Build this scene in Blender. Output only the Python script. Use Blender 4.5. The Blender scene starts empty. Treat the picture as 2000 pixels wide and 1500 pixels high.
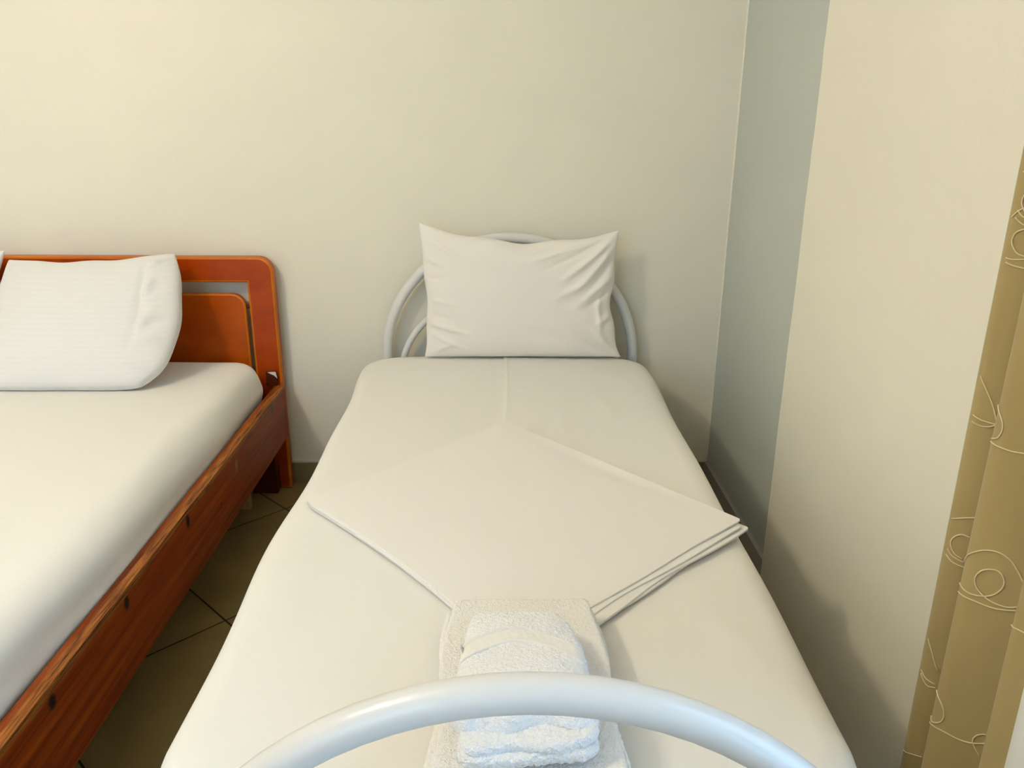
import bpy, bmesh, math, random
from mathutils import Vector, Matrix, noise
import numpy as np

sc = bpy.context.scene
C = sc.collection
# ------------------------------------------------------------------ camera
W = 2.716            # y of the back wall
H = 1.30             # camera height
F_PX, PITCH, YAW, ROLL = 1570.0, 0.327, 0.0187, -0.0066
cam = bpy.data.cameras.new('camera')
cam.sensor_fit = 'HORIZONTAL'; cam.sensor_width = 36.0
cam.lens = 36.0 * F_PX / 2000.0
cam.clip_start = 0.02
co = bpy.data.objects.new('camera', cam); C.objects.link(co)
_F = Vector((math.sin(YAW)*math.cos(PITCH), math.cos(YAW)*math.cos(PITCH), -math.sin(PITCH)))
_X = Vector((math.cos(YAW), -math.sin(YAW), 0)); _D = _F.cross(_X)
_R = math.cos(ROLL)*_X + math.sin(ROLL)*_D
_Dn = -math.sin(ROLL)*_X + math.cos(ROLL)*_D
m = Matrix((_R, -_Dn, -_F)).transposed().to_4x4(); m.translation = (0, 0, H)
co.matrix_world = m
sc.camera = co
# ------------------------------------------------------------------ world, exposure
sc.view_settings.view_transform = 'Standard'
sc.view_settings.look = 'None'
sc.view_settings.gamma = 1.0
sc.view_settings.use_curve_mapping = False
sc.view_settings.exposure = 0.43
LAMP_E, DAY, LAMP_COL, DAY_COL = 87.0, 3.5, (1.0, 0.855, 0.63), (0.40, 0.67, 1.0)
w = bpy.data.worlds.new('daylight'); sc.world = w; w.use_nodes = True
bg = w.node_tree.nodes['Background']
bg.inputs[0].default_value = (*DAY_COL, 1); bg.inputs[1].default_value = DAY
# portal in the balcony door opening (guides sampling of the sky only)
pl = bpy.data.lights.new('door_portal', 'AREA'); pl.shape = 'RECTANGLE'; pl.size = 1.3; pl.size_y = 2.1
pl.cycles.is_portal = True
po = bpy.data.objects.new('door_portal', pl); C.objects.link(po)
po.location = (0.93, 0.18, 1.06); po.rotation_euler = (0, math.radians(90), 0)   # area light faces -z -> turned to face -x
po.rotation_euler = (math.radians(90), 0, math.radians(-90))
pl2 = bpy.data.lights.new('fill_window_portal', 'AREA'); pl2.shape = 'RECTANGLE'; pl2.size = 1.6; pl2.size_y = 1.4  # portal for the fill window added in the front wall
pl2.cycles.is_portal = True
po2 = bpy.data.objects.new('fill_window_portal', pl2); C.objects.link(po2)
po2.location = (-1.35, -1.04, 1.60); po2.rotation_euler = (math.radians(90), 0, math.radians(180))   # faces into the room

# ------------------------------------------------------------------ helpers
def prop(o, label=None, cat=None, group=None, kind=None):
    if label: o['label'] = label
    if cat: o['category'] = cat
    if group: o['group'] = group
    if kind: o['kind'] = kind
    return o
def link(name, me, mat=None, parent=None, smooth=True):
    o = bpy.data.objects.new(name, me); C.objects.link(o)
    if mat: me.materials.append(mat)
    if parent:
        o.parent = parent
        o.matrix_parent_inverse = Matrix.Translation(-Vector(parent.location))
    if smooth:
        for p in me.polygons: p.use_smooth = True
    return o
def empty(name, loc, label, cat, group=None):
    o = bpy.data.objects.new(name, None); C.objects.link(o); o.location = loc
    o.empty_display_size = .1
    return prop(o, label, cat, group)
def mesh(name, verts, faces):
    me = bpy.data.meshes.new(name); me.from_pydata([tuple(map(float, v)) for v in verts], [], faces); me.update()
    return me
def bm_mesh(name, bm):
    bmesh.ops.recalc_face_normals(bm, faces=bm.faces)
    me = bpy.data.meshes.new(name); bm.to_mesh(me); bm.free(); return me
def box_bm(bm, lo, hi, bev=0.0, seg=2):
    r = bmesh.ops.create_cube(bm, size=1.0)
    vs = r['verts']
    for v in vs:
        v.co = Vector([(lo[i]+hi[i])/2 + v.co[i]*(hi[i]-lo[i]) for i in range(3)])
    if bev:
        es = list({e for v in vs for e in v.link_edges})
        bmesh.ops.bevel(bm, geom=es, offset=bev, segments=seg, profile=0.5, affect='EDGES')
def box(name, lo, hi, mat, parent=None, bev=0.0, seg=2, smooth=False):
    bm = bmesh.new(); box_bm(bm, lo, hi, bev, seg)
    return link(name, bm_mesh(name, bm), mat, parent, smooth)
def prism(name, pts, axis, d0, d1, mat, parent=None, bev=0.0, seg=3, rim=None):
    """closed outline (2D) extruded along axis; 'y' -> pts are (x,z); 'x' -> pts are (y,z)"""
    bm = bmesh.new()
    mk = (lambda p, d: (p[0], d, p[1])) if axis == 'y' else ((lambda p, d: (d, p[0], p[1])) if axis == 'x' else (lambda p, d: (p[0], p[1], d)))
    a = [bm.verts.new(mk(p, d0)) for p in pts]; b = [bm.verts.new(mk(p, d1)) for p in pts]
    bm.faces.new(a); bm.faces.new(b[::-1])
    n = len(pts)
    for i in range(n): bm.faces.new((a[i], b[i], b[(i+1) % n], a[(i+1) % n]))
    bmesh.ops.recalc_face_normals(bm, faces=bm.faces)
    if bev:
        sa, sb = set(a), set(b)
        es = [e for e in bm.edges if (e.verts[0] in sa and e.verts[1] in sa) or (e.verts[0] in sb and e.verts[1] in sb)]
        bmesh.ops.bevel(bm, geom=es, offset=bev, segments=seg, profile=0.5, affect='EDGES')
    bmesh.ops.triangulate(bm, faces=[f for f in bm.faces if len(f.verts) > 4])
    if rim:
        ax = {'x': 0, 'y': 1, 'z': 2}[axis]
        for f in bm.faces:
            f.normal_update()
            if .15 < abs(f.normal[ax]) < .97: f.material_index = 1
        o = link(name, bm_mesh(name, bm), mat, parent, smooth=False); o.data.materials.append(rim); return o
    return link(name, bm_mesh(name, bm), mat, parent, smooth=False)
def tube_data(path, r, n=16, closed=False, cap=True):
    P = [Vector(p) for p in path]; V = []; Fc = []
    rr = r if hasattr(r, '__len__') else [r]*len(P)
    prev = None
    for i, p in enumerate(P):
        if closed: t = (P[(i+1) % len(P)]-P[i-1])
        else: t = P[min(i+1, len(P)-1)]-P[max(i-1, 0)]
        t.normalize()
        if prev is None:
            a = Vector((0, 0, 1)) if abs(t.z) < .9 else Vector((0, 1, 0))
            nrm = (a-t*a.dot(t)).normalized()
        else: nrm = (prev-t*prev.dot(t)).normalized()
        prev = nrm; bn = t.cross(nrm)
        for k in range(n):
            a = 2*math.pi*k/n
            V.append(p+(nrm*math.cos(a)+bn*math.sin(a))*rr[i])
    m_ = len(P); rng = range(m_ if closed else m_-1)
    for i in rng:
        j = (i+1) % m_
        for k in range(n):
            Fc.append((i*n+k, i*n+(k+1) % n, j*n+(k+1) % n, j*n+k))
    if cap and not closed:
        Fc.append(tuple(range(n))[::-1]); Fc.append(tuple((m_-1)*n+k for k in range(n)))
    return V, Fc
def join_data(parts):
    V = []; Fc = []
    for v, f in parts:
        o = len(V); V += list(v); Fc += [tuple(i+o for i in q) for q in f]
    return V, Fc
def tube(name, path, r, mat, parent=None, n=16, closed=False):
    v, f = tube_data(path, r, n, closed); return link(name, mesh(name, v, f), mat, parent)
def catmull(K, n=12):
    K = [Vector(k) for k in K]; E = [2*K[0]-K[1]]+K+[2*K[-1]-K[-2]]; P = []
    for i in range(1, len(E)-2):
        p0, p1, p2, p3 = E[i-1:i+3]
        for s in range(n):
            t = s/n
            P.append(.5*(2*p1+(p2-p0)*t+(2*p0-5*p1+4*p2-p3)*t*t+(-p0+3*p1-3*p2+p3)*t**3))
    P.append(E[-2]); return P
def gridspace(n, a, r, dens=5):
    """coordinates in [-a,a], denser in the rounded margin r"""
    inner = np.linspace(-(a-r), a-r, max(n, 2))
    e = r*np.sin(np.linspace(0, math.pi/2, dens+1)[1:])
    return np.concatenate([-(a-r)-e[::-1], inner, (a-r)+e])
def slab(a, b, c, R, r, nx, ny, nz=3, deform=None):
    """soft rounded slab of half sizes a,b,c : plan corner radius R, edge radius r"""
    xs = gridspace(nx, a, r); ys = gridspace(ny, b, r); zs = gridspace(nz, c, min(r, c*.98))
    idx = {}; V = []; Fc = []
    def vid(i, j, k):
        key = (i, j, k)
        if key in idx: return idx[key]
        x, y, z = xs[i], ys[j], zs[k]
        x, y, n2, d = plan(x, y)
        rr = min(r, c*.98)
        if d < rr and c-abs(z) < rr:
            u = rr-d; v_ = rr-(c-abs(z)); h = math.hypot(u, v_)
            if h > 1e-9:
                s = max(u, v_)/h; nu, nv = u*s, v_*s
                x -= n2[0]*(u-nu); y -= n2[1]*(u-nu)
                z = math.copysign(c-rr+nv, z)
        p = (x, y, z)
        if deform: p = deform(*p)
        idx[key] = len(V); V.append(p); return idx[key]
    def plan(x, y):
        ax, ay = abs(x), abs(y); ix, iy = a-R, b-R
        if ax > ix and ay > iy:
            dx, dy = ax-ix, ay-iy; h = math.hypot(dx, dy); s = max(dx, dy)/h
            dx *= s; dy *= s
            h2 = math.hypot(dx, dy)
            return (math.copysign(ix+dx, x), math.copysign(iy+dy, y), (math.copysign(dx/h2, x), math.copysign(dy/h2, y)), R-h2)
        if a-ax < b-ay: return x, y, (math.copysign(1, x), 0), a-ax
        return x, y, (0, math.copysign(1, y)), b-ay
    I, J, K = len(xs)-1, len(ys)-1, len(zs)-1
    for i in range(I):
        for j in range(J):
            Fc.append((vid(i, j, K), vid(i+1, j, K), vid(i+1, j+1, K), vid(i, j+1, K)))
            Fc.append((vid(i, j, 0), vid(i, j+1, 0), vid(i+1, j+1, 0), vid(i+1, j, 0)))
    for k in range(K):
        for i in range(I):
            Fc.append((vid(i, 0, k), vid(i+1, 0, k), vid(i+1, 0, k+1), vid(i, 0, k+1)))
            Fc.append((vid(i, J, k), vid(i, J, k+1), vid(i+1, J, k+1), vid(i+1, J, k)))
        for j in range(J):
            Fc.append((vid(0, j, k), vid(0, j, k+1), vid(0, j+1, k+1), vid(0, j+1, k)))
            Fc.append((vid(I, j, k), vid(I, j+1, k), vid(I, j+1, k+1), vid(I, j, k+1)))
    return V, Fc
def ridge(x, y, x0, y0, x1, y1, wd, amp):
    """height of one crease from (x0,y0) to (x1,y1)"""
    dx, dy = x1-x0, y1-y0; L2 = dx*dx+dy*dy
    t = ((x-x0)*dx+(y-y0)*dy)/L2
    tc = min(1, max(0, t)); d = math.hypot(x-x0-tc*dx, y-y0-tc*dy)
    return amp*math.exp(-(d/wd)**2)*math.sin(math.pi*min(1, max(0, .08+.84*tc)))
def nz(x, y, z=0.0): return noise.noise(Vector((x, y, z)))

# ------------------------------------------------------------------ materials
class NT:
    def __init__(s, name):
        s.m = bpy.data.materials.new(name); s.m.use_nodes = True; s.t = s.m.node_tree
        s.b = s.t.nodes['Principled BSDF']
    def n(s, ty, **kw):
        q = s.t.nodes.new(ty)
        for k, v in kw.items():
            if k in q.inputs: q.inputs[k].default_value = v
            else: setattr(q, k, v)
        return q
    def l(s, a, b): s.t.links.new(a, b)
    def set(s, **kw):
        for k, v in kw.items(): s.b.inputs[k.replace('_', ' ')].default_value = v
        return s
    def coord(s, scale=(1, 1, 1), rot=(0, 0, 0), loc=(0, 0, 0)):
        tc = s.n('ShaderNodeTexCoord'); mp = s.n('ShaderNodeMapping')
        mp.inputs['Scale'].default_value = scale; mp.inputs['Rotation'].default_value = rot; mp.inputs['Location'].default_value = loc
        s.l(tc.outputs['Object'], mp.inputs['Vector']); return mp.outputs[0]
    def noise(s, co_, scale, detail=3, rough=.5, dist=0.):
        q = s.n('ShaderNodeTexNoise'); q.inputs['Scale'].default_value = scale; q.inputs['Detail'].default_value = detail
        q.inputs['Roughness'].default_value = rough; q.inputs['Distortion'].default_value = dist
        s.l(co_, q.inputs['Vector']); return q.outputs['Fac']
    def ramp(s, fac, stops):
        q = s.n('ShaderNodeValToRGB'); e = q.color_ramp.elements
        while len(e) < len(stops): e.new(.5)
        for el, (p, c) in zip(e, stops): el.position = p; el.color = (*c, 1)
        s.l(fac, q.inputs[0]); return q.outputs[0]
    def bump(s, h, strength=.3, dist=.002, prev=None):
        q = s.n('ShaderNodeBump'); q.inputs['Strength'].default_value = strength; q.inputs['Distance'].default_value = dist
        s.l(h, q.inputs['Height'])
        if prev: s.l(prev, q.inputs['Normal'])
        s.l(q.outputs[0], s.b.inputs['Normal']); return q.outputs[0]
    def math(s, op, a, b=None):
        q = s.n('ShaderNodeMath'); q.operation = op
        for i, v in enumerate((a, b)):
            if v is None: continue
            if isinstance(v, (int, float)): q.inputs[i].default_value = v
            else: s.l(v, q.inputs[i])
        return q.outputs[0]
    def mix(s, fac, a, b):
        q = s.n('ShaderNodeMix'); q.data_type = 'RGBA'
        for i, v in ((0, fac), (6, a), (7, b)):
            if isinstance(v, (int, float)): q.inputs[i].default_value = v
            elif isinstance(v, tuple): q.inputs[i].default_value = (*v, 1)
            else: s.l(v, q.inputs[i])
        return q.outputs[2]

def m_wall(name, col, var=.02, bump=.35):
    t = NT(name); t.set(Roughness=.75)
    c = t.coord()
    f = t.noise(c, 2.2, 4)
    t.l(t.ramp(f, [(.3, tuple(x*(1-var) for x in col)), (.7, tuple(min(1, x*(1+var)) for x in col))]), t.b.inputs['Base Color'])
    b1 = t.noise(c, 60, 5, .6); b2 = t.noise(c, 9, 3)
    n1 = t.bump(b2, bump*.5, .006); t.bump(b1, bump, .0012, n1)
    return t.m
def m_fabric(name, col, weave=1500, bump=.12, sheen=.15, stripes=False):
    t = NT(name); t.set(Roughness=.85, Sheen_Weight=sheen, Sheen_Roughness=.5)
    t.b.inputs['Specular IOR Level'].default_value = .2
    c = t.coord()
    f = t.noise(c, weave, 2); g = t.noise(c, 5, 3)
    base = t.mix(g, tuple(x*.985 for x in col), col)
    if stripes:
        sx = t.n('ShaderNodeTexWave'); sx.wave_type = 'BANDS'; sx.bands_direction = 'Z'; sx.inputs['Scale'].default_value = 22
        t.l(c, sx.inputs['Vector'])
        k = t.math('GREATER_THAN', sx.outputs['Fac'], .5)
        base = t.mix(k, base, tuple(x*.978 for x in col))
    t.l(base, t.b.inputs['Base Color'])
    n1 = t.bump(g, .15, .004)
    t.bump(f, bump, .0004, n1)
    return t.m
def m_terry(name, col):
    t = NT(name); t.set(Roughness=.95, Sheen_Weight=.3, Sheen_Roughness=.6)
    t.b.inputs['Specular IOR Level'].default_value = .1
    c = t.coord()
    v = t.n('ShaderNodeTexVoronoi'); v.inputs['Scale'].default_value = 420; t.l(c, v.inputs['Vector'])
    nn = t.noise(c, 300, 3, .6)
    h = t.math('ADD', v.outputs['Distance'], nn)
    t.l(t.ramp(nn, [(.3, tuple(x*.96 for x in col)), (.65, col)]), t.b.inputs['Base Color'])
    t.bump(h, .65, .0022)
    return t.m
def m_lacquer(name, c1, c2, scale=(3, 3, 40), rough=.28):
    t = NT(name); t.set(Roughness=rough, Coat_Weight=.05, Coat_Roughness=.2); t.b.inputs['Specular IOR Level'].default_value = .28
    c = t.coord(scale)
    f = t.noise(c, 1.5, 6, .6, .6)
    base = t.ramp(f, [(.3, c1), (.7, c2)])
    c2_ = t.coord()
    sp = t.noise(c2_, 26, 2, .4)
    k = t.ramp(sp, [(.76, (0, 0, 0)), (.80, (1, 1, 1))])
    base = t.mix(k, base, (.62, .30, .08))
    t.l(base, t.b.inputs['Base Color'])
    t.bump(f, .08, .001)
    return t.m
def m_rail(name):
    """stained pine plank running along y: grain lines, dark knots, rubbed lighter top edge"""
    t = NT(name); t.set(Roughness=.45); t.b.inputs['Specular IOR Level'].default_value = .22
    c = t.coord((30, 1.1, 30))
    f = t.noise(c, 1.6, 8, .62, .8)
    base = t.ramp(f, [(.28, (.11, .010, .0005)), (.48, (.24, .032, .001)), (.72, (.38, .075, .004))])
    tc = t.n('ShaderNodeTexCoord'); sp = t.n('ShaderNodeSeparateXYZ'); t.l(tc.outputs['Object'], sp.inputs[0])
    # rough-sawn ochre upper edge (bare wood with dark streaks)
    fine = t.noise(t.coord((90, 5, 200)), 1.3, 6, .7, .4)
    streak = t.ramp(fine, [(.38, (.045, .010, .002)), (.5, (.30, .095, .014)), (.62, (.46, .17, .03))])
    zed = t.math('ADD', sp.outputs[2], t.math('MULTIPLY', t.math('SUBTRACT', t.noise(t.coord((1, 9, 1)), 1.0, 3), .5), .018))
    edge = t.ramp(t.math('MULTIPLY', t.math('SUBTRACT', zed, .374), 50.0), [(.25, (0, 0, 0)), (.5, (1, 1, 1))])
    xm = t.ramp(t.math('MULTIPLY', t.math('SUBTRACT', t.math('ADD', sp.outputs[0], t.math('MULTIPLY', fine, .012)), -.760), 50.0), [(.2, (.25, .25, .25)), (.5, (1, 1, 1))])
    edge = t.math('MULTIPLY', edge, xm)
    base = t.mix(edge, base, streak)
    for (ky, kz, ry, rz, col) in ((2.095, .345, .014, .024, (.30, .13, .03)), (1.726, .368, .014, .020, (.006, .002, .001)),
                                  (1.391, .366, .013, .018, (.004, .002, .001)), (1.108, .366, .014, .018, (.004, .002, .001)),
                                  (2.48, .370, .014, .018, (.05, .04, .025)), (1.95, .30, .008, .006, (.02, .004, .001))):
        a = t.math('DIVIDE', t.math('SUBTRACT', sp.outputs[1], ky), ry)
        b = t.math('DIVIDE', t.math('SUBTRACT', sp.outputs[2], kz), rz)
        d = t.math('SQRT', t.math('ADD', t.math('MULTIPLY', a, a), t.math('MULTIPLY', b, b)))
        d = t.math('ADD', d, t.math('MULTIPLY', t.math('SUBTRACT', fine, .5), .9))
        k = t.ramp(d, [(.55, (1, 1, 1)), (1.0, (0, 0, 0))])
        base = t.mix(k, base, col)
    t.l(base, t.b.inputs['Base Color'])
    n1 = t.bump(f, .25, .001); t.bump(t.math('MULTIPLY', fine, edge), .6, .003, n1)
    return t.m
def m_paint(name, col, rough=.3):
    t = NT(name); t.set(Roughness=rough, Coat_Weight=.3, Coat_Roughness=.2)
    c = t.coord(); f = t.noise(c, 40, 3)
    t.l(t.mix(f, tuple(x*.97 for x in col), col), t.b.inputs['Base Color']); t.bump(t.noise(c, 25, 2), .05, .002)
    return t.m
def m_tile(name):
    t = NT(name); t.set(Roughness=.32)
    s = .4533; r2 = math.sqrt(.5)
    tc = t.n('ShaderNodeTexCoord'); sp = t.n('ShaderNodeSeparateXYZ'); t.l(tc.outputs['Object'], sp.inputs[0])
    a = t.math('DIVIDE', t.math('SUBTRACT', t.math('ADD', sp.outputs[0], sp.outputs[1]), 1.122), s/r2)
    b = t.math('DIVIDE', t.math('SUBTRACT', t.math('SUBTRACT', sp.outputs[1], sp.outputs[0]), 2.584), s/r2)
    g = None
    for q in (a, b):
        d = t.math('ABSOLUTE', t.math('SUBTRACT', q, t.math('ROUND', q)))
        g = d if g is None else t.math('MINIMUM', g, d)
    k = t.ramp(t.math('MULTIPLY', g, 100.0), [(.45, (1, 1, 1)), (.65, (0, 0, 0))])
    f = t.noise(t.coord(), 3.5, 5, .6, .5)
    base = t.ramp(f, [(.3, (.27, .195, .070)), (.7, (.36, .265, .105))])
    t.l(t.mix(k, base, (.035, .024, .012)), t.b.inputs['Base Color'])
    inv = t.math('SUBTRACT', 1.0, k); t.bump(inv, .4, .002)
    return t.m
def m_plain(name, col, rough=.5, metal=0.):
    t = NT(name); t.set(Roughness=rough, Metallic=metal)
    c = t.coord(); f = t.noise(c, 12, 3)
    t.l(t.mix(f, tuple(x*.94 for x in col), col), t.b.inputs['Base Color']); return t.m
def m_curtain(name):
    t = NT(name); t.set(Roughness=.9, Sheen_Weight=.2)
    c = t.coord((1, 1, 1)); f = t.noise(t.coord((300, 300, 900)), 1.0, 2); g = t.noise(c, 7, 4)
    t.l(t.mix(g, (.38, .28, .108), (.45, .34, .142)), t.b.inputs['Base Color'])
    t.bump(f, .15, .0005)
    return t.m
def m_glass(name):
    m_ = bpy.data.materials.new(name); m_.use_nodes = True; n = m_.node_tree.nodes; n.clear()
    out = n.new('ShaderNodeOutputMaterial'); mx = n.new('ShaderNodeMixShader'); tr = n.new('ShaderNodeBsdfTransparent'); gl = n.new('ShaderNodeBsdfGlossy')
    gl.inputs['Roughness'].default_value = .02; fr = n.new('ShaderNodeFresnel'); fr.inputs[0].default_value = 1.3
    l = m_.node_tree.links; l.new(fr.outputs[0], mx.inputs[0]); l.new(tr.outputs[0], mx.inputs[1]); l.new(gl.outputs[0], mx.inputs[2]); l.new(mx.outputs[0], out.inputs[0])
    return m_
def m_emit(name, col, st):
    t = NT(name); t.set(Roughness=.4); t.b.inputs['Base Color'].default_value = (.9, .88, .82, 1)
    t.b.inputs['Emission Color'].default_value = (*col, 1); t.b.inputs['Emission Strength'].default_value = st
    return t.m

CREAM = m_wall('cream_plaster', (.85, .812, .685))
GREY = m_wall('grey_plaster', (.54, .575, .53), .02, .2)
CEIL = m_wall('white_ceiling_paint', (.88, .87, .83))
TILE = m_tile('olive_brown_floor_tiles')
BASET = m_plain('brown_tile_skirting', (.30, .24, .13), .35)
BASEG = m_plain('grey_stone_skirting', (.42, .40, .38), .4)
CAULK = m_plain('white_caulk', (.78, .75, .66), .6)
SHEET = m_fabric('white_cotton_sheet', (.85, .832, .78))
SHEET2 = m_fabric('flat_sheet_cotton', (.88, .85, .815))
PILLOW = m_fabric('pillowcase_cotton', (.90, .86, .80))
PILLOWS = m_fabric('sateen_striped_pillowcase', (.82, .81, .80), stripes=True)
TERRY = m_terry('cream_white_terry', (.95, .92, .87))
TERRY2 = m_terry('cool_white_terry', (.96, .958, .95))
BAND = m_fabric('woven_towel_band', (.87, .85, .80), 900, .3)
LACQ = m_lacquer('orange_lacquered_wood', (.34, .036, .0008), (.45, .062, .0012), (5, 5, 9))
PANEL = m_lacquer('orange_panel_wood', (.40, .060, .001), (.52, .092, .0015), (4, 4, 8))
RAIL = m_rail('knotty_pine_stain')
RIM = m_lacquer('orange_edge_highlight', (.55, .13, .003), (.68, .20, .006), (5, 5, 9))  # lighter orange on the bevels paints in the headboard's edge highlight
DARKW = m_lacquer('dark_red_wood', (.07, .010, .003), (.10, .016, .004))
PALEW = m_plain('pale_pine', (.45, .30, .13), .6)
WHITE = m_paint('white_enamel_tube', (.75, .75, .73))
DOORW = m_paint('white_door_paint', (.82, .83, .80), .35)
CURT = m_curtain('khaki_curtain_cloth')
VOILE = m_fabric('white_voile', (.82, .82, .76), 1200, .1)
CORD = m_fabric('cream_cord', (.78, .66, .40), 1200, .2)
GLASS = m_glass('clear_glass')
GLOBE = m_emit('lit_opal_glass', LAMP_COL, LAMP_E)
BRASS = m_plain('brushed_steel', (.6, .58, .55), .35, 1.0)

# ------------------------------------------------------------------ the room
XL, XR, XC, YF, ZC = -3.95, 0.775, 0.75, -0.95, 2.70
def wallbox(name, lo, hi, mat): return prop(box(name, lo, hi, mat), kind='structure')
prop(box('floor', (XL-.1, YF-.1, -.1), (XR+.2, W+.1, 0), TILE), kind='structure')
wallbox('ceiling', (XL-.1, YF-.1, ZC), (XR+.2, W+.1, ZC+.1), CEIL)
wallbox('wall_back', (XL-.1, W, 0), (XR+.2, W+.1, ZC), CREAM)
wallbox('wall_left', (XL-.1, YF, 0), (XL, W, ZC), CREAM)
WX0, WX1, WZ0, WZ1 = -2.15, -.55, .90, 2.30
bm = bmesh.new()
box_bm(bm, (XL-.1, YF-.1, 0), (XR+.2, YF, WZ0)); box_bm(bm, (XL-.1, YF-.1, WZ1), (XR+.2, YF, ZC))
box_bm(bm, (XL-.1, YF-.1, WZ0), (WX0, YF, WZ1)); box_bm(bm, (WX1, YF-.1, WZ0), (XR+.2, YF, WZ1))
prop(link('wall_front', bm_mesh('wall_front', bm), CREAM, smooth=False), kind='structure')
def fill_window():  # unseen window added behind the camera for soft ambient fill
    bm = bmesh.new(); y0, y1 = YF-.07, YF-.03
    for a, b in (((WX0, y0, WZ0), (WX0+.06, y1, WZ1)), ((WX1-.06, y0, WZ0), (WX1, y1, WZ1)), ((WX0+.06, y0, WZ0), (WX1-.06, y1, WZ0+.06)), ((WX0+.06, y0, WZ1-.06), (WX1-.06, y1, WZ1)), ((-1.385, y0, WZ0+.06), (-1.315, y1, WZ1-.06))):
        box_bm(bm, a, b, .003)
    wf = prop(link('fill_window_1', bm_mesh('fill_window_1', bm), DOORW, smooth=False), kind='structure')
    for a, b in ((WX0+.06, -1.385), (-1.315, WX1-.06)): box('pane', (a, YF-.052, WZ0+.06), (b, YF-.048, WZ1-.06), GLASS, wf)
fill_window()
# right wall: grey recess, then the cream pier and the wall around the balcony door
YP = 1.99            # far edge of the cream pier
D0, D1, DZ = -.50, .93, 2.15
def wavy_edge_wall():
    """cream pier with a slightly irregular plastered far edge"""
    V = []; Fc = []; n = 60
    for k in range(n+1):
        z = ZC*k/n; y = YP + .004*nz(3.1, z*5.0) + .002*nz(9.1, z*17)
        V += [(XC, D1, z), (XC, y-.004, z), (XC+.004, y, z), (XR+.2, y, z), (XR+.2, D1, z)]
    for k in range(n):
        for j in range(5):
            a, b = k*5+j, k*5+(j+1) % 5
            Fc.append((a, b, b+5, a+5))
    Fc.append((4, 3, 2, 1, 0)); Fc.append(tuple(n*5+j for j in range(5)))
    return V, Fc
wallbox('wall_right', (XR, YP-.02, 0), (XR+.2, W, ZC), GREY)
v, f = wavy_edge_wall(); prop(link('wall_right_pier', mesh('pier', v, f), CREAM, smooth=False), kind='structure')
wallbox('wall_right_lintel', (XC, D0, DZ), (XR+.2, D1, ZC), CREAM)
wallbox('wall_right_front', (XC, YF, 0), (XR+.2, D0, ZC), CREAM)
# irregular bead of cream plaster along the inner corner where the grey paint starts
prop(tube('trim_1', [(XR-.0005+.0012*nz(0, z*14, 3), W-.0005, z) for z in np.linspace(.085, ZC, 90)], .0035, CREAM, n=8), kind='structure')
prop(box('baseboard_back', (XL, W-.010, 0), (XR-.001, W, .077), BASET, bev=.0015), kind='structure')
prop(box('trim_2', (XL, W-.006, .077), (XR-.012, W, .083), CAULK), kind='structure')
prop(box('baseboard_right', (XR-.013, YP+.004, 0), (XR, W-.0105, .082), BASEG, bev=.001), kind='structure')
prop(box('baseboard_left', (XL, YF, 0), (XL+.010, W-.011, .077), BASET, bev=.0015), kind='structure')

# balcony door (glazed, white frame) in the right wall behind the curtain
def door():
    fr = bpy.data.objects.new('door_1', None); C.objects.link(fr); fr.location = (XC+.05, (D0+D1)/2, 0); prop(fr, kind='structure')
    bm = bmesh.new()
    x0, x1 = XC-.010, XC+.10
    box_bm(bm, (x0, D1-.07, 0), (x1, D1, DZ), .004)
    box_bm(bm, (x0, D0, 0), (x1, D0+.07, DZ), .004)
    box_bm(bm, (x0, D0+.07, DZ-.07), (x1, D1-.07, DZ), .004)
    box_bm(bm, (x0, D0+.07, 0), (x1, D1-.07, .03), .004)
    link('door_frame', bm_mesh('door_frame', bm), DOORW, fr, False)
    ym = (D0+D1)/2
    for a, b in ((D0+.072, ym-.001), (ym+.001, D1-.072)):
        bm = bmesh.new(); xs0, xs1 = XC+.02, XC+.07
        box_bm(bm, (xs0, a, .032), (xs1, a+.07, DZ-.072), .004); box_bm(bm, (xs0, b-.07, .032), (xs1, b, DZ-.072), .004)
        box_bm(bm, (xs0, a+.07, .032), (xs1, b-.07, .14), .004); box_bm(bm, (xs0, a+.07, DZ-.15), (xs1, b-.07, DZ-.072), .004)
        s = link('door_leaf', bm_mesh('door_leaf', bm), DOORW, fr, False)
        g = box('pane', (XC+.043, a+.07, .14), (XC+.047, b-.07, DZ-.15), GLASS, None)
        g.parent = s; g.matrix_parent_inverse = s.matrix_world.inverted() if False else Matrix.Translation(-Vector(fr.location))
        g.matrix_parent_inverse = Matrix.Identity(4); g.location = Vector((0, 0, 0))
        s.location = (0, 0, 0)
    return fr
door()

# ------------------------------------------------------------------ ceiling lamp
LX, LY = -1.52, .70
lamp = empty('pendant_lamp', (LX, LY, ZC), 'opal glass globe lamp hanging from the ceiling above the wooden bed', 'lamp')
def lathe(prof, n=32, c=(0, 0)):
    V = []; Fc = []
    for r, z in prof:
        for k in range(n):
            a = 2*math.pi*k/n; V.append((c[0]+r*math.cos(a), c[1]+r*math.sin(a), z))
    for i in range(len(prof)-1):
        for k in range(n): Fc.append((i*n+k, i*n+(k+1) % n, (i+1)*n+(k+1) % n, (i+1)*n+k))
    return V, Fc
v, f = lathe([(0.0005, ZC), (.17, ZC), (.175, ZC-.01), (.175, ZC-.03), (.16, ZC-.035), (.0005, ZC-.035)], c=(LX, LY)); link('lamp_base', mesh('lamp_base', v, f), WHITE, lamp)
tube('lamp_cord', [(LX, LY, ZC-.03), (LX, LY, ZC-.15)], .004, WHITE, lamp, 8)
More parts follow.
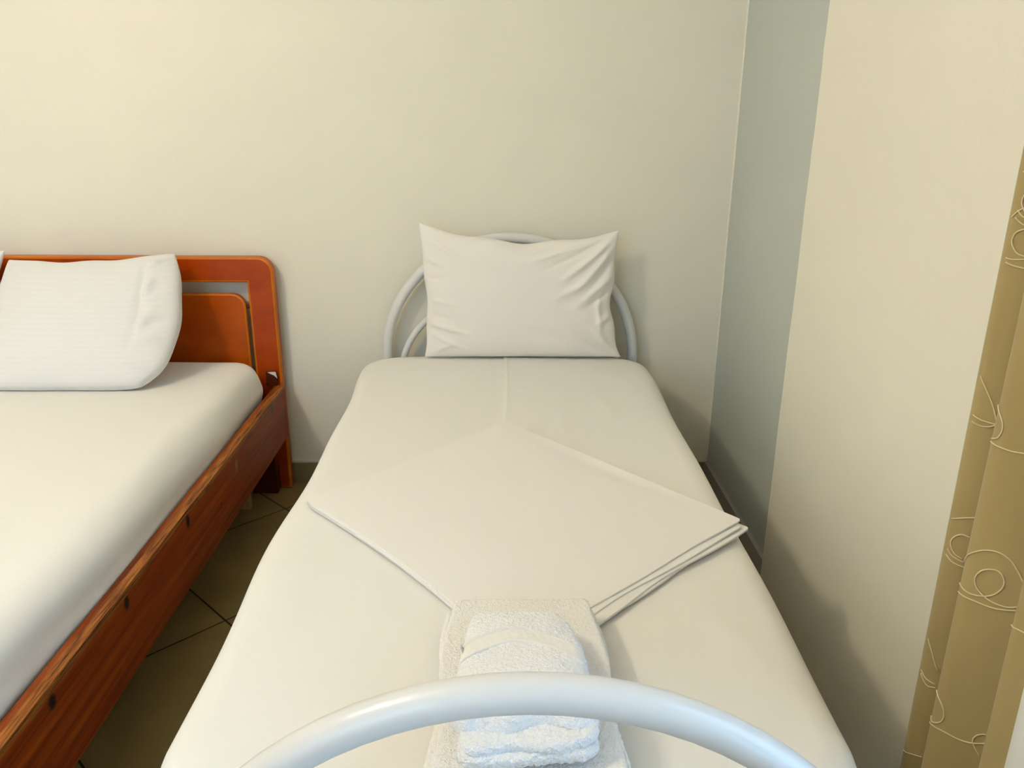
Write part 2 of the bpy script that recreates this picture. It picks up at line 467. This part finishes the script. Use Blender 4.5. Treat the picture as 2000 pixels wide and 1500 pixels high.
v, f = lathe([(.0005, ZC-.128), (.03, ZC-.13), (.032, ZC-.145)] + [(.115*math.sin(a), ZC-.25+.115*math.cos(a)) for a in np.linspace(.3, math.pi-.01, 20)], c=(LX, LY)); link('lamp_shade', mesh('lamp_shade', v, f), GLOBE, lamp)

# ------------------------------------------------------------------ single bed (white tube)
CX = .042; YH, YFT = W-.050, .620; TR = .0175
sb = empty('single_bed', (CX, 1.68, 0), 'white tubular metal single bed frame with arched head and foot ends under the narrow mattress', 'bed')
def arch_path(cx, y, a, z0, b, top=True, zb=.02, n=40, p=2.0, x_skew=0.):
    P = [(cx-a, y, zb+(z0-zb)*k/6) for k in range(6)]
    for k in range(n+1):
        t = math.pi*(1-k/n); c, s = math.cos(t), math.sin(t)
        P.append((cx+a*math.copysign(abs(c)**(2/p), c), y, z0+b*abs(s)**(2/p)))
    P += [(cx+a, y, z0-(z0-zb)*k/6) for k in range(1, 7)]
    return P
FEET = []
def bed_end(name, cx, y, parent, top, cap):
    e = tube(name, arch_path(cx, y, .423, .50 if cap else top-.46, .405 if cap else .46), TR if cap else .0192, WHITE, parent, 20)
    z0i = .44 if cap else top-.45
    tube('inner_arch', [p for p in arch_path(cx, y, .372, z0i, .285, zb=z0i-.12)], .0115, WHITE, e, 14).matrix_parent_inverse = Matrix.Translation(-Vector(parent.location))
    tube('cross_bar', [(cx-.42, y, z0i-.125), (cx+.42, y, z0i-.125)], .0125, WHITE, e, 14).matrix_parent_inverse = Matrix.Translation(-Vector(parent.location))
    for s in (-1, 1):
        v, f = lathe([(.0005, 0), (.022, 0), (.0225, .03), (.019, .034), (.0005, .034)], 20, (cx+s*.423, y))
        link('rubber_foot', mesh('foot', v, f), DARKF, e).matrix_parent_inverse = Matrix.Translation(-Vector(parent.location))
    for ch in e.children: ch.matrix_parent_inverse = Matrix.Identity(4)
    e.location = (0, 0, 0)
    return e
DARKF = m_plain('black_rubber', (.03, .03, .03), .7)
bed_end('headboard', CX, YH, sb, .905, True)
bed_end('footboard', .029, YFT, sb, .784, False)
for s in (-1, 1):
    box('side_rail', (CX+s*.40-.012, YFT+.015, .275), (CX+s*.40+.012, YH-.015, .315), WHITE, sb, .003)
for k in range(9):
    y = YFT+.14+k*.21
    box('slat', (CX-.39, y, .315), (CX+.39, y+.06, .329), PALEW, sb, .002)

# narrow mattress with its fitted sheet
MX, MY, MZ = .021, 1.690, .427
def single_deform(x, y, z):
    top = max(0, z)/.093
    X, Y = x+MX, y+MY
    k = .5+.5*math.tanh((z)/.05)
    # gentle side waviness and belly
    s = math.copysign(1, x)*min(1, (abs(x)/.46)**8)
    X += s*(.006*math.sin(Y*5.1+1.0)+.004*math.sin(Y*11+s))*(1 if s < 0 else .45) + (.005 if s > .5 else 0)*s
    X += .006*(Y-1.7)*min(1, abs(x)/.46)*(1 if x > 0 else 0)*2
    h = 0
    h += .0014*math.tanh((X-.024-.006*(Y-2.0))/.004)*(1/(1+math.exp(-(Y-1.6)*20)))      # pressed centre fold
    h += .0030*math.exp(-((X-.022-.012*(Y-2.0)-.002*math.sin(Y*9))/.0055)**2)*(1/(1+math.exp(-(Y-1.6)*20)))
    for (a0, b0, a1, b1, wd, am) in ((.08, 2.05, .07, 1.80, .012, .0016), (.13, 2.08, .12, 1.82, .014, -.0014), (.17, 2.10, .17, 1.80, .012, .0016), (.40, 2.30, .42, 1.75, .03, .003),
                                     (-.38, 1.35, -.33, 1.05, .03, .002), (.33, 1.2, .43, .85, .03, .003), (-.30, .80, -.12, .86, .02, .0015), (.25, 2.3, .34, 1.95, .02, .002)):
        h += ridge(X, Y, a0, b0, a1, b1, wd, am)
    h += .0025*nz(X*3, Y*2.2, 1.3)
    # drops a little at the two head corners
    e = max(0, (Y-2.36)/.28); h -= .020*e*e*max(0, (X-.10)/.38)**1.3 if X > .1 else 0
    h -= .010*e*e*max(0, (-X-.1)/.34)
    return (X, Y, MZ+z+h*k)
mt = empty('mattress', (MX, MY, .334), 'narrow single mattress in a taut white fitted sheet with a centre crease', 'mattress', None)
v, f = slab(.435, .925, .070, .12, .045, 12, 20, 2, lambda x, y, z: (x+MX, y+MY, z+MZ-.008)); link('padding', mesh('padding', v, f), PALEW, mt)
v, f = slab(.465, .955, .093, .12, .050, 230, 190, 4, single_deform); link('fitted_sheet', mesh('fitted_sheet', v, f), SHEET, mt)

# folded flat sheet laid as a diamond
ZT = .5235
def bil(c, u, v):
    a, b, c_, d = [Vector(q) for q in c]   # left, far, right, near
    return (a*(1-u)*(1-v)+b*u*(1-v)+c_*u*v+d*(1-u)*v)
fs_parts = []
layers = [(((-.392, 1.497), (.030, 1.93), (.470, 1.372), (.036, .975)), .0010), (((-.394, 1.499), (.028, 1.935), (.487, 1.383), (.038, .968)), .0044),
          (((-.396, 1.500), (.026, 1.94), (.474, 1.378), (.030, .980)), .0076), (((-.397, 1.501), (.024, 1.943), (.480, 1.398), (.026, .990)), .0110)]
for li, (cs, dz) in enumerate(layers):
    cs = [(x, y, 0) for x, y in cs]
    def fdef(x, y, z, cs=cs, dz=dz, li=li):
        u, v_ = x/1.0+.5, y/1.0+.5      # slab of half size .5
        p = bil(cs, u, v_)
        X, Y = p.x, p.y
        # near-left edge bows inwards, near-right edge is wavy, far edges slightly uneven
        nl = (1-u)**6*math.sin(math.pi*v_); nr = v_**8*math.sin(math.pi*u)
        X += .014*nl; Y += .012*nl
        X += -.004*math.sin(9*u+li*1.7)*v_**8; Y += .004*math.sin(11*u+li*2.1)*v_**8 + .014*nr*(.5+.2*li)
        Y += -.006*math.sin(math.pi*u*2)*(1-v_)**8
        h = dz+z*.0022
        fan = (u*v_)**6*(math.sin(math.pi*min(1, (1-u)*6+.0)) if u < 1 else 0)
        h += li*.0035*(u*v_)**4
        h += .003*(.5+.5*nz(X*4, Y*4, 2+li*.1))*min(1, 8*u*(1-u))*min(1, 8*v_*(1-v_))
        h += ridge(X, Y, .10, 1.86, .45, 1.44, .016, .0035)-ridge(X, Y, .08, 1.83, .40, 1.44, .014, .002)
        h += ridge(X, Y, .25, 1.60, .42, 1.42, .012, .0016)+ridge(X, Y, .30, 1.50, .45, 1.36, .010, .0016)
        h += ridge(X, Y, -.07, 1.83, .10, 1.80, .010, .0012)
        return (X, Y, ZT+.0015+h)
    fs_parts.append(slab(.5, .5, 1.0, .012, .006, 46, 46, 1, fdef))
# (the slab's own z is scaled to 2.2 mm half thickness inside the deform)
fv, ff = join_data(fs_parts)
fs = link('folded_sheet', mesh('folded_sheet', fv, ff), SHEET2); prop(fs, 'white flat sheet folded into a diamond, lying on the narrow mattress', 'sheet')

# towels
def towel_layer(cx, cy, a, b, c, R, r, zc, fn, nx=70, ny=80, seed=0., fuzz=.0016, nzz=3):
    def d(x, y, z):
        X, Y, Z = fn(x/a, y/b, z/c, x+cx, y+cy, z+zc)
        q = Vector((X, Y, Z))*230
        k = noise.noise_vector(q+Vector((seed, 0, 0)))
        return (X+k.x*fuzz, Y+k.y*fuzz, Z+k.z*fuzz)
    return slab(a, b, c, R, r, nx, ny, nzz, d)
ZS = ZT+.0155         # above the folded sheet
parts = []
def big(u, v_, w_, X, Y, Z, lay=0):
    # seen from above: sides wave, near end a little wider
    s = math.copysign(1, u)*abs(u)**3
    X += s*(.005*math.sin(Y*24+2.2+lay)+.005*(-v_)*.6)
    X += .004*lay*(1 if u < 0 else -.4)*abs(u)**3
    Z += .004*nz(X*9, Y*7, lay*3.)-.006*abs(v_)**6*(1 if lay else 0)
    return X, Y, Z
for lay, (zc, c, dx) in enumerate(((ZS+.0068, .0065, 0), (ZS+.0205, .0068, .002), (ZS+.0345, .0072, -.001))):
    parts.append(towel_layer(.036+dx, .898, .119, .196-.002*lay, c, .016, .0068, zc, lambda *q, l=lay: big(*q, lay=l), 110, 150, lay*7.))
bt_ = empty('bath_towel', (.036, .898, ZS), 'large white terry bath towel folded flat, under the smaller bundle', 'towel')
tv, tf = join_data(parts); link('towel_cloth', mesh('bath_towel', tv, tf), TERRY, bt_)
ZB = ZS+.049
parts = []
def small(u, v_, w_, X, Y, Z, lay):
    s = math.copysign(1, u)*abs(u)**3
    near = max(0, -v_); far = max(0, v_)
    X += s*(-.012*far+.006*near)
    Z += .003*nz(X*22, Y*18, 5+lay*2.)
    if lay == 2:
        Z += -.012*far**2 + .008*math.exp(-((v_+.35)/.5)**2)*(1-u*u) - .014*near**4
        Z += -.010*math.exp(-((u-.85)/.25)**2)*max(0, (v_-.35)) 
        if u > .55: Y -= (u-.55)*.045*max(0, v_)
        Z -= .010*abs(u)**4
    if lay == 2:
        Z += .008*math.exp(-((u+.85)/.22)**2-((v_+.9)/.25)**2); Y += (.006*math.sin(u*2.6+.6)+.004*math.sin(u*7))*near
    if lay == 1: X += .004*near; Z += -.003*near**2; Y += (.006*u-.004*math.sin(u*5))*near
    if lay == 0: Y += .008*u*near
    return X, Y, Z
for lay, (cx, cy, a, b, zc, c) in enumerate(((.036, .850, .078, .122, ZB+.009, .009), (.034, .850, .077, .116, ZB+.0245, .0080), (.033, .868, .083, .112, ZB+.042, .0120))):
    parts.append(towel_layer(cx, cy, a, b, c, .022, c*.95, zc, lambda *q, l=lay: small(*q, lay=l), 110, 140, 20+lay*9., .0021, 4))
ht = empty('hand_towel', (.034, .855, ZB), 'small white terry hand towel loosely folded on top of the bath towel', 'towel')
tv, tf = join_data(parts); link('towel_cloth', mesh('hand_towel', tv, tf), TERRY2, ht)
# flat woven band across the top of the hand towel, with a raised cord edge
from mathutils.bvhtree import BVHTree
bv = BVHTree.FromPolygons([Vector(p) for p in tv], tf)
def drop(x, y):
    h = bv.ray_cast(Vector((x, y, 1.2)), Vector((0, 0, -1)))
    return h[0].z if h[0] is not None else ZB+.05
def band_edge(t):   # far edge of the band, t 0..1 left to right
    return .888+.030*math.sin(math.pi*min(1, t*1.05))**1.2-.010*t
V = []; Fc = []; nb, mb = 60, 10
for i in range(nb+1):
    t = i/nb; x = -.048+.160*t
    for j in range(mb+1):
        y = band_edge(t)-(.033-.008*t)*j/mb
        V.append((x, y, max(drop(x, y), max(drop(x, y+.003), drop(x, y-.003)))+.0016))
for i in range(nb):
    for j in range(mb):
        a = i*(mb+1)+j; Fc.append((a, a+1, a+mb+2, a+mb+1))
n0 = len(V); V += [(x, y, z-.004) for x, y, z in V]
Fc += [tuple(q+n0 for q in f_[::-1]) for f_ in Fc]
rim = [i*(mb+1) for i in range(nb+1)]+[nb*(mb+1)+j for j in range(1, mb+1)]+[i*(mb+1)+mb for i in range(nb-1, -1, -1)]+[j for j in range(mb-1, 0, -1)]
for i in range(len(rim)):
    a, b = rim[i], rim[(i+1) % len(rim)]; Fc.append((a, b, b+n0, a+n0))
cordp = [(V[i*(mb+1)][0], V[i*(mb+1)][1], V[i*(mb+1)][2]+.0002) for i in range(nb+1)]
d2 = tube_data(cordp, .0012, 8)
V, Fc = join_data([(V, Fc), d2])
link('woven_band', mesh('woven_band', V, Fc), BAND, ht)['label'] = 'flat woven white band with a raised edge'

# ------------------------------------------------------------------ pillows
def pillow(name, TL, TRr, BL, BR, thick, mat, label, group, ridges, sag=(.03, .03, .012, .012), zmin=.5, seed=0., ymax=9., power=.42, rnd=0.0, low=0.0):
    """corners in the seam plane; front faces -y. sag = inward curve of top, bottom, left, right edges"""
    TL, TRr, BL, BR = map(Vector, (TL, TRr, BL, BR))
    ux = ((TRr-TL)+(BR-BL)).normalized(); vz = ((TL-BL)+(TRr-BR)).normalized()
    nrm = vz.cross(ux)
    if nrm.y > 0: nrm = -nrm
    nu, nv = 130, 96
    us = np.sin(np.linspace(-1, 1, nu+1)*math.pi/2*.92)/math.sin(math.pi/2*.92)
    vs = np.sin(np.linspace(-1, 1, nv+1)*math.pi/2*.92)/math.sin(math.pi/2*.92)
    V = []; idx = {}
    def pt(i, j, side):
        u, v_ = us[i], vs[j]
        s, t = (u+1)/2, (v_+1)/2
        p = BL*(1-s)*(1-t)+BR*s*(1-t)+TL*(1-s)*t+TRr*s*t
        wu, wv = 1-u*u, (1-v_*v_)*(1-low*v_)
        wu *= 1+.10*math.sin(u*9+seed); wv *= 1+(.22 if low else .05)*math.sin(v_*8+seed*2)
        p = p - vz*sag[0]*wu*max(0, v_)**1.5 + vz*sag[1]*wu*max(0, -v_)**1.5 + ux*sag[2]*wv*max(0, -u)**1.5 - ux*sag[3]*wv*max(0, u)**1.5
        eu = max(0., 1-abs(u)**2.4); ev = max(0., 1-abs(v_)**2.4)
        if rnd: p = p + (vz*.40-ux)*rnd*max(0, u)**7*max(0, -v_)**5
        th = thick*(eu*ev)**power
        edge = min(1, (eu*ev)*6)
        w_ = 0
        if side > 0:
            for r_ in ridges: w_ += 1.35*ridge(u, v_, *r_)
            w_ += .003*nz(u*2.2+seed, v_*2.2, seed)
        # puckers along the side seams
        w_ += .0025*edge*nz(u*3+seed*2, v_*13, seed)*(abs(u)**4)
        q = p + nrm*side*(th*(1.0 if side > 0 else .55)+w_*edge)
        if q.z < zmin: q = Vector((q.x, q.y, zmin + (zmin-q.z)*0.02))
        if q.y > ymax: q = Vector((q.x, ymax-.0005*(q.y-ymax), q.z))
        return q
    Fc = []
    def vid(i, j, side):
        e = i in (0, nu) or j in (0, nv); key = (i, j, 0 if e else side)
        if key not in idx: idx[key] = len(V); V.append(pt(i, j, 0 if e else side))
        return idx[key]
    for i in range(nu):
        for j in range(nv):
            Fc.append((vid(i, j, 1), vid(i+1, j, 1), vid(i+1, j+1, 1), vid(i, j+1, 1)))
            Fc.append((vid(i, j, -1), vid(i, j+1, -1), vid(i+1, j+1, -1), vid(i+1, j, -1)))
    o = link(name, mesh(name, V, Fc), mat); prop(o, label, 'pillow', group)
    return o
pillow('pillow', (-.252, 2.605, .962), (.389, 2.605, .939), (-.243, 2.575, .523), (.412, 2.575, .523), .062, PILLOW,
       'white pillow standing upright against the arched white metal headboard', None,
       [(-.35, .6, .25, .2, .12, -.004), (-.1, -.5, .5, -.7, .10, -.004), (-.98, .5, -.75, .42, .03, .004), (-.98, .2, -.8, .22, .02, -.003), (.98, -.3, .78, -.45, .03, .005), (.7, .25, .3, -.1, .05, .005), (.98, .95, .42, .25, .045, .010), (.90, .98, .25, .45, .04, -.006), (.99, .80, .55, .05, .04, .008), (.80, .98, .10, .62, .05, .006), (.98, .6, .65, -.05, .04, -.006),
        (.72, .95, .0, .70, .05, -.004), (.95, .3, .60, -.15, .05, .007), (.99, .1, .7, -.2, .03, -.005),
        (-.98, -.10, -.65, -.18, .025, .004), (-.98, -.45, -.55, -.62, .03, .006), (-.98, -.6, -.6, -.85, .03, .005), (-.98, .9, -.6, .55, .05, .006), (-.99, -.3, -.7, -.4, .02, -.004),
        (.98, -.95, .75, -.5, .05, .008), (.9, -.98, .6, -.7, .04, -.004), (-.96, -.95, -.7, -.75, .04, .006), (.82, -.6, .86, .1, .03, .005)],
       sag=(.050, .002, .013, .026), zmin=.5225, seed=1.3, ymax=2.645, low=.55)
pillow('pillow', (-1.560, 2.585, .840), (-1.032, 2.585, .862), (-1.560, 2.272, .510), (-1.012, 2.272, .514), .075, PILLOWS,
       'white faintly striped pillow leaning on the orange wooden headboard, wholly in view', 'pillows on the wooden double bed',
       [(.70, .75, .66, -.55, .035, -.008), (.78, .5, .72, .2, .04, .008), (.80, .0, .70, -.3, .05, .007), (.98, .95, .74, .70, .04, .010), (.95, .3, .75, .15, .04, .005), (.95, -.1, .72, -.25, .04, -.005),
        (.9, -.4, .72, -.45, .04, .006), (.9, -.8, .6, -.7, .05, .005), (-.98, .9, -.7, .7, .05, .004)],
       sag=(.030, -.004, .008, -.045), zmin=.5065, seed=4.2, ymax=2.652, power=.36, rnd=.045)
pillow('pillow', (-2.160, 2.61, .850), (-1.583, 2.61, .866), (-2.215, 2.335, .518), (-1.625, 2.335, .522), .070, PILLOWS,
       'second white pillow on the wooden bed, only its corner showing at the left edge', 'pillows on the wooden double bed',
       [(.85, .75, .66, -.55, .05, -.008), (.9, .5, .6, .2, .05, .008), (-.98, .9, -.7, .7, .05, .004)],
       sag=(.030, .000, .010, -.006), zmin=.5065, seed=7.7, ymax=2.652, power=.40)

# ------------------------------------------------------------------ wooden double bed
BX1, BX0 = -.746, -2.380; YB0, YB1 = 2.656, 2.694
db = empty('double_bed', ((BX0+BX1)/2, 1.68, 0), 'orange-brown wooden double bed frame with a panelled headboard and a knotty pine side rail', 'bed')
def arc(cx, cz, r, a0, a1, n=8): return [(cx+r*math.cos(math.radians(a0+(a1-a0)*k/n)), cz+r*math.sin(math.radians(a0+(a1-a0)*k/n))) for k in range(n+1)]
TOP = .840; Rr = .050; pw = .090
out = [(BX1, .0)]+arc(BX1-Rr, TOP-Rr, Rr, 0, 90)+arc(BX0+Rr, TOP-Rr, Rr, 90, 180)+[(BX0, .0), (BX0+pw, .0)]+[(BX0+pw, TOP-.086), (BX1-pw, TOP-.086), (BX1-pw, .0)]
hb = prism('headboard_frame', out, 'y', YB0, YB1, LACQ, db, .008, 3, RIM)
pr = .045; px1, px0, pt_, pb = BX1-pw-.013, BX0+pw+.013, .715, .26
pan = [(px1, pb)]+arc(px1-pr, pt_-pr, pr, 0, 90)+arc(px0+pr, pt_-pr, pr, 90, 180)+[(px0, pb)]
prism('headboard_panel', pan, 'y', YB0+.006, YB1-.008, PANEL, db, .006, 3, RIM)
for x in (BX1-pw-.014, BX0+pw):
    for z in (.668, .36): tube('dowel', [(x-.004, YB0+.018, z), (x+.018, YB0+.018, z)], .006, DARKW, db, 10)
for s, xo in ((1, -.740), (-1, -2.386)):
    xi = xo-.034*s
    a, b = min(xo, xi), max(xo, xi)
    bm = bmesh.new(); box_bm(bm, (a, .50, .207), (b, YB0-.001, .396), .003, 2)
    # slightly uneven sawn top edge
    link('side_rail', bm_mesh('side_rail', bm), RAIL, db, False)
for x in (BX1-.098, BX0+.002): box('leg', (x-.030, YB0-.045, 0), (x+.060, YB0-.001, .206), DARKW, db, .003)
for x in (-.862, -2.27):
    for y in (2.485, .62):
        box('support_leg', (x-.014, y, 0), (x+.014, y+.028, .29), PALEW, db, .002)
        box('support_block', (x-.062, y-.010, 0), (x-.016, y+.034, .29), DARKW, db, .002)
for x in (-.79, -2.33): box('slat_ledge', (x-.018, .55, .262), (x+.014, YB0-.05, .290), PALEW, db, .002)
for k in range(12): box('slat', (-2.34, .62+k*.165, .291), (-.78, .70+k*.165, .309), PALEW, db, .002)
box('corner_bracket', (-.797, 2.638, .398), (-.762, 2.6545, .447), DARKW, db, .001)
prism('torn_label', [(-.790, .4475), (-.762, .449), (-.758, .425), (-.768, .436), (-.778, .4405)], 'y', 2.6365, 2.6378, CAULK, db)
box('foot_panel', (-2.35, .46, .12), (-.775, .499, .42), RAIL, db, .004)
for x in (-.78, -2.385): box('leg', (x-.0, .455, 0), (x+.04, .4995, .44), LACQ, db, .004)

# wide mattress
QX, QY, QZ = -1.560, 1.580, .408
def double_deform(x, y, z):
    X, Y = x+QX, y+QY
    k = .5+.5*math.tanh(z/.04)
    s = min(1, (abs(x)/.785)**10)
    if x > 0:
        X += s*(.006*math.sin(Y*4.2+.5)+.004*math.sin(Y*9.7))*(1-.3*k)
        # the sheet's lower edge flares out over the pine rail further down the bed
        low = max(0, -z/.095)
        fl = 1/(1+math.exp((Y-1.9)*6))
        X += s*low*(-.004+.006*fl)
        X += s*.004*math.sin((z*70)+Y*3.0)*(1-abs(z)/.1)
        X -= s*.012*max(0, z/.095)
    h = .003*nz(X*2.6, Y*2.1, 8.)
    for q in ((-.90, 2.2, -.82, 1.6, .03, .003), (-1.2, 1.6, -.9, 1.2, .05, .003)): h += ridge(X, Y, *q)
    return (X, Y, QZ+z+h*k)
mq = empty('mattress', (QX, QY, .31), 'wide double mattress in a smooth white fitted sheet on the wooden bed', 'mattress')
v, f = slab(.745, 1.01, .072, .06, .05, 12, 16, 2, lambda x, y, z: (x+QX, y+QY, z+QZ)); link('padding', mesh('padding', v, f), PALEW, mq)
v, f = slab(.779, 1.045, .097, .09, .072, 120, 130, 6, double_deform); link('fitted_sheet', mesh('fitted_sheet', v, f), SHEET, mq)

# ------------------------------------------------------------------ curtain
KP = [(.716, 1.125), (.692, 1.085), (.700, 1.062), (.722, 1.035), (.712, 1.004), (.672, .996), (.662, .972), (.678, .945), (.704, .915), (.712, .888), (.700, .868), (.664, .864), (.650, .845), (.664, .822)]
prof = catmull([(x, y, 0) for x, y in KP], 12)
cu = empty('curtain', (.69, .97, .02), 'khaki curtain with looping cream cord embroidery hanging beside the balcony door', 'curtain')
ZT0, ZT1 = .015, 2.36
def cur_pt(i, z, off=0.):
    i = min(len(prof)-1, max(0, i)); a = int(min(len(prof)-2, math.floor(i))); t = i-a
    p = prof[a].lerp(prof[a+1], t); tg = (prof[a+1]-prof[a]).normalized(); n_ = Vector((tg.y, -tg.x, 0))
    if n_.x > 0: n_ = -n_
    n_ = Vector((-abs(n_.x), n_.y, 0))
    g = .0015*math.sin(z*3+i*.15)
    return Vector((p.x+g+n_.x*off, p.y+n_.y*off, z))
V = []; Fc = []; nzc = 90
for k in range(nzc+1):
    z = ZT0+(ZT1-ZT0)*k/nzc
    for i in range(len(prof)):
        V.append(cur_pt(i, z))
n1 = len(prof)
for k in range(nzc):
    for i in range(n1-1): a = k*n1+i; Fc.append((a, a+1, a+n1+1, a+n1))
cl = link('curtain_cloth', mesh('curtain_cloth', V, Fc), CURT, cu)
sd = cl.modifiers.new('thickness', 'SOLIDIFY'); sd.thickness = .0008; sd.offset = 0
EMB = [[(1.14, 1.17), (1.37, 1.177), (1.67, 1.183), (2.3, 1.19)], [(2.2, 1.158), (1.88, 1.156), (1.56, 1.151), (1.43, 1.141), (1.55, 1.132), (1.82, 1.124), (2.3, 1.12)], [(1.28, 1.116), (1.69, 1.115), (2.3, 1.118)], [(1.34, 1.11), (1.76, 1.107), (2.3, 1.105)],
       [(1.25, .947), (1.71, .93), (2.09, .912), (2.35, .889)], [(1.26, .888), (1.77, .884), (2.28, .883), (2.34, .882), (2.15, .877), (1.78, .875), (1.28, .878)], [(5.3, .935), (5.61, .929), (6.01, .918), (6.08, .905), (5.89, .894), (5.41, .888)], [(5.4, .884), (6.25, .884), (6.73, .884), (7.4, .889), (7.9, .896)],
       [(1.25, .719), (1.92, .728), (2.34, .734)], [(2.31, .701), (1.99, .701), (1.6, .691), (1.53, .679), (1.84, .667), (2.2, .663)], [(1.38, .67), (1.75, .662), (2.3, .658)], [(1.35, .66), (1.82, .652), (2.4, .65)],
       [(5.37, .699), (5.6, .712), (6.09, .726), (6.56, .736), (7.03, .739), (7.39, .734), (7.64, .723), (7.9, .71)],
       [(5.37, .664), (6.21, .662), (6.77, .667), (7.12, .676), (7.32, .69), (7.32, .703), (7.13, .712), (6.79, .71), (6.49, .702), (6.33, .689), (6.44, .677), (6.76, .668), (7.17, .664), (7.55, .665), (7.9, .672)],
       [(5.44, .651), (6.38, .654), (6.99, .655), (7.4, .658), (7.9, .666)], [(11.6, .689), (12.0, .691), (12.17, .692), (12.7, .692)], [(1.3, .505), (1.77, .485), (2.22, .458)], [(1.23, .444), (1.69, .435), (2.2, .433)], [(1.25, .438), (1.83, .424), (2.25, .427)],
       [(5.4, .478), (6.08, .469), (6.32, .452), (6.18, .437), (5.65, .426), (5.35, .43)], [(5.35, .418), (6.27, .426), (6.96, .427), (7.4, .431), (7.9, .443)], [(7.9, .458), (7.76, .456), (7.57, .449), (7.48, .439), (7.56, .429), (7.8, .418)],
       [(1.2, .174), (2.19, .188)]]
EMB[-1] = [(1.0, .274), (1.6, .281), (2.3, .289)]
rep = [(0, l) for l in EMB] + [(.51, l) for l in EMB[:16]] + [(1.02, l) for l in EMB[:16]]
for dz, l in rep:
    if max(p[1] for p in l)+dz > 2.3: continue
    P = catmull([(p[0], p[1]+dz, 0) for p in l], 6)
    v, f = tube_data([cur_pt(p.x*12, p.y, .0014) for p in P], .0010, 6)
    link('embroidered_cord', mesh('embroidered_cord', v, f), CORD, cu)['label'] = 'cream cord stitched in a loose loop'
sh = empty('sheer_curtain', (.68, .74, .02), 'narrow gathered white voile beside the khaki curtain at the right edge', 'curtain')
sp_ = catmull([(.673, .848, 0), (.664, .834, 0), (.660, .808, 0), (.676, .785, 0), (.700, .775, 0), (.690, .750, 0), (.665, .738, 0), (.672, .712, 0), (.700, .700, 0), (.690, .675, 0), (.668, .66, 0)], 8)
V = []; Fc = []; n1 = len(sp_)
for k in range(41):
    z = .02+2.34*k/40
    V += [(p.x+.0015*math.sin(z*4), p.y, z) for p in sp_]
for k in range(40):
    for i in range(n1-1): a = k*n1+i; Fc.append((a, a+1, a+n1+1, a+n1))
link('voile', mesh('voile', V, Fc), VOILE, sh).modifiers.new('thickness', 'SOLIDIFY').thickness = .0006
rod = empty('curtain_rod', (.67, .30, 2.40), 'steel curtain rod above the balcony door', 'curtain rod')
tube('rod', [(.68, -.75, 2.40), (.68, 1.22, 2.40)], .011, BRASS, rod)
for y in (-.6, 1.18): tube('bracket', [(.68, y, 2.40), (.7495, y, 2.40)], .007, BRASS, rod, 10)
for i in range(0, len(prof), 24):
    ri = tube('curtain_ring', [(.68+.016*math.cos(a), prof[i].y, 2.388+.024*math.sin(a)) for a in np.linspace(0, 2*math.pi, 20, endpoint=False)], .002, BRASS, cu, 6, True)
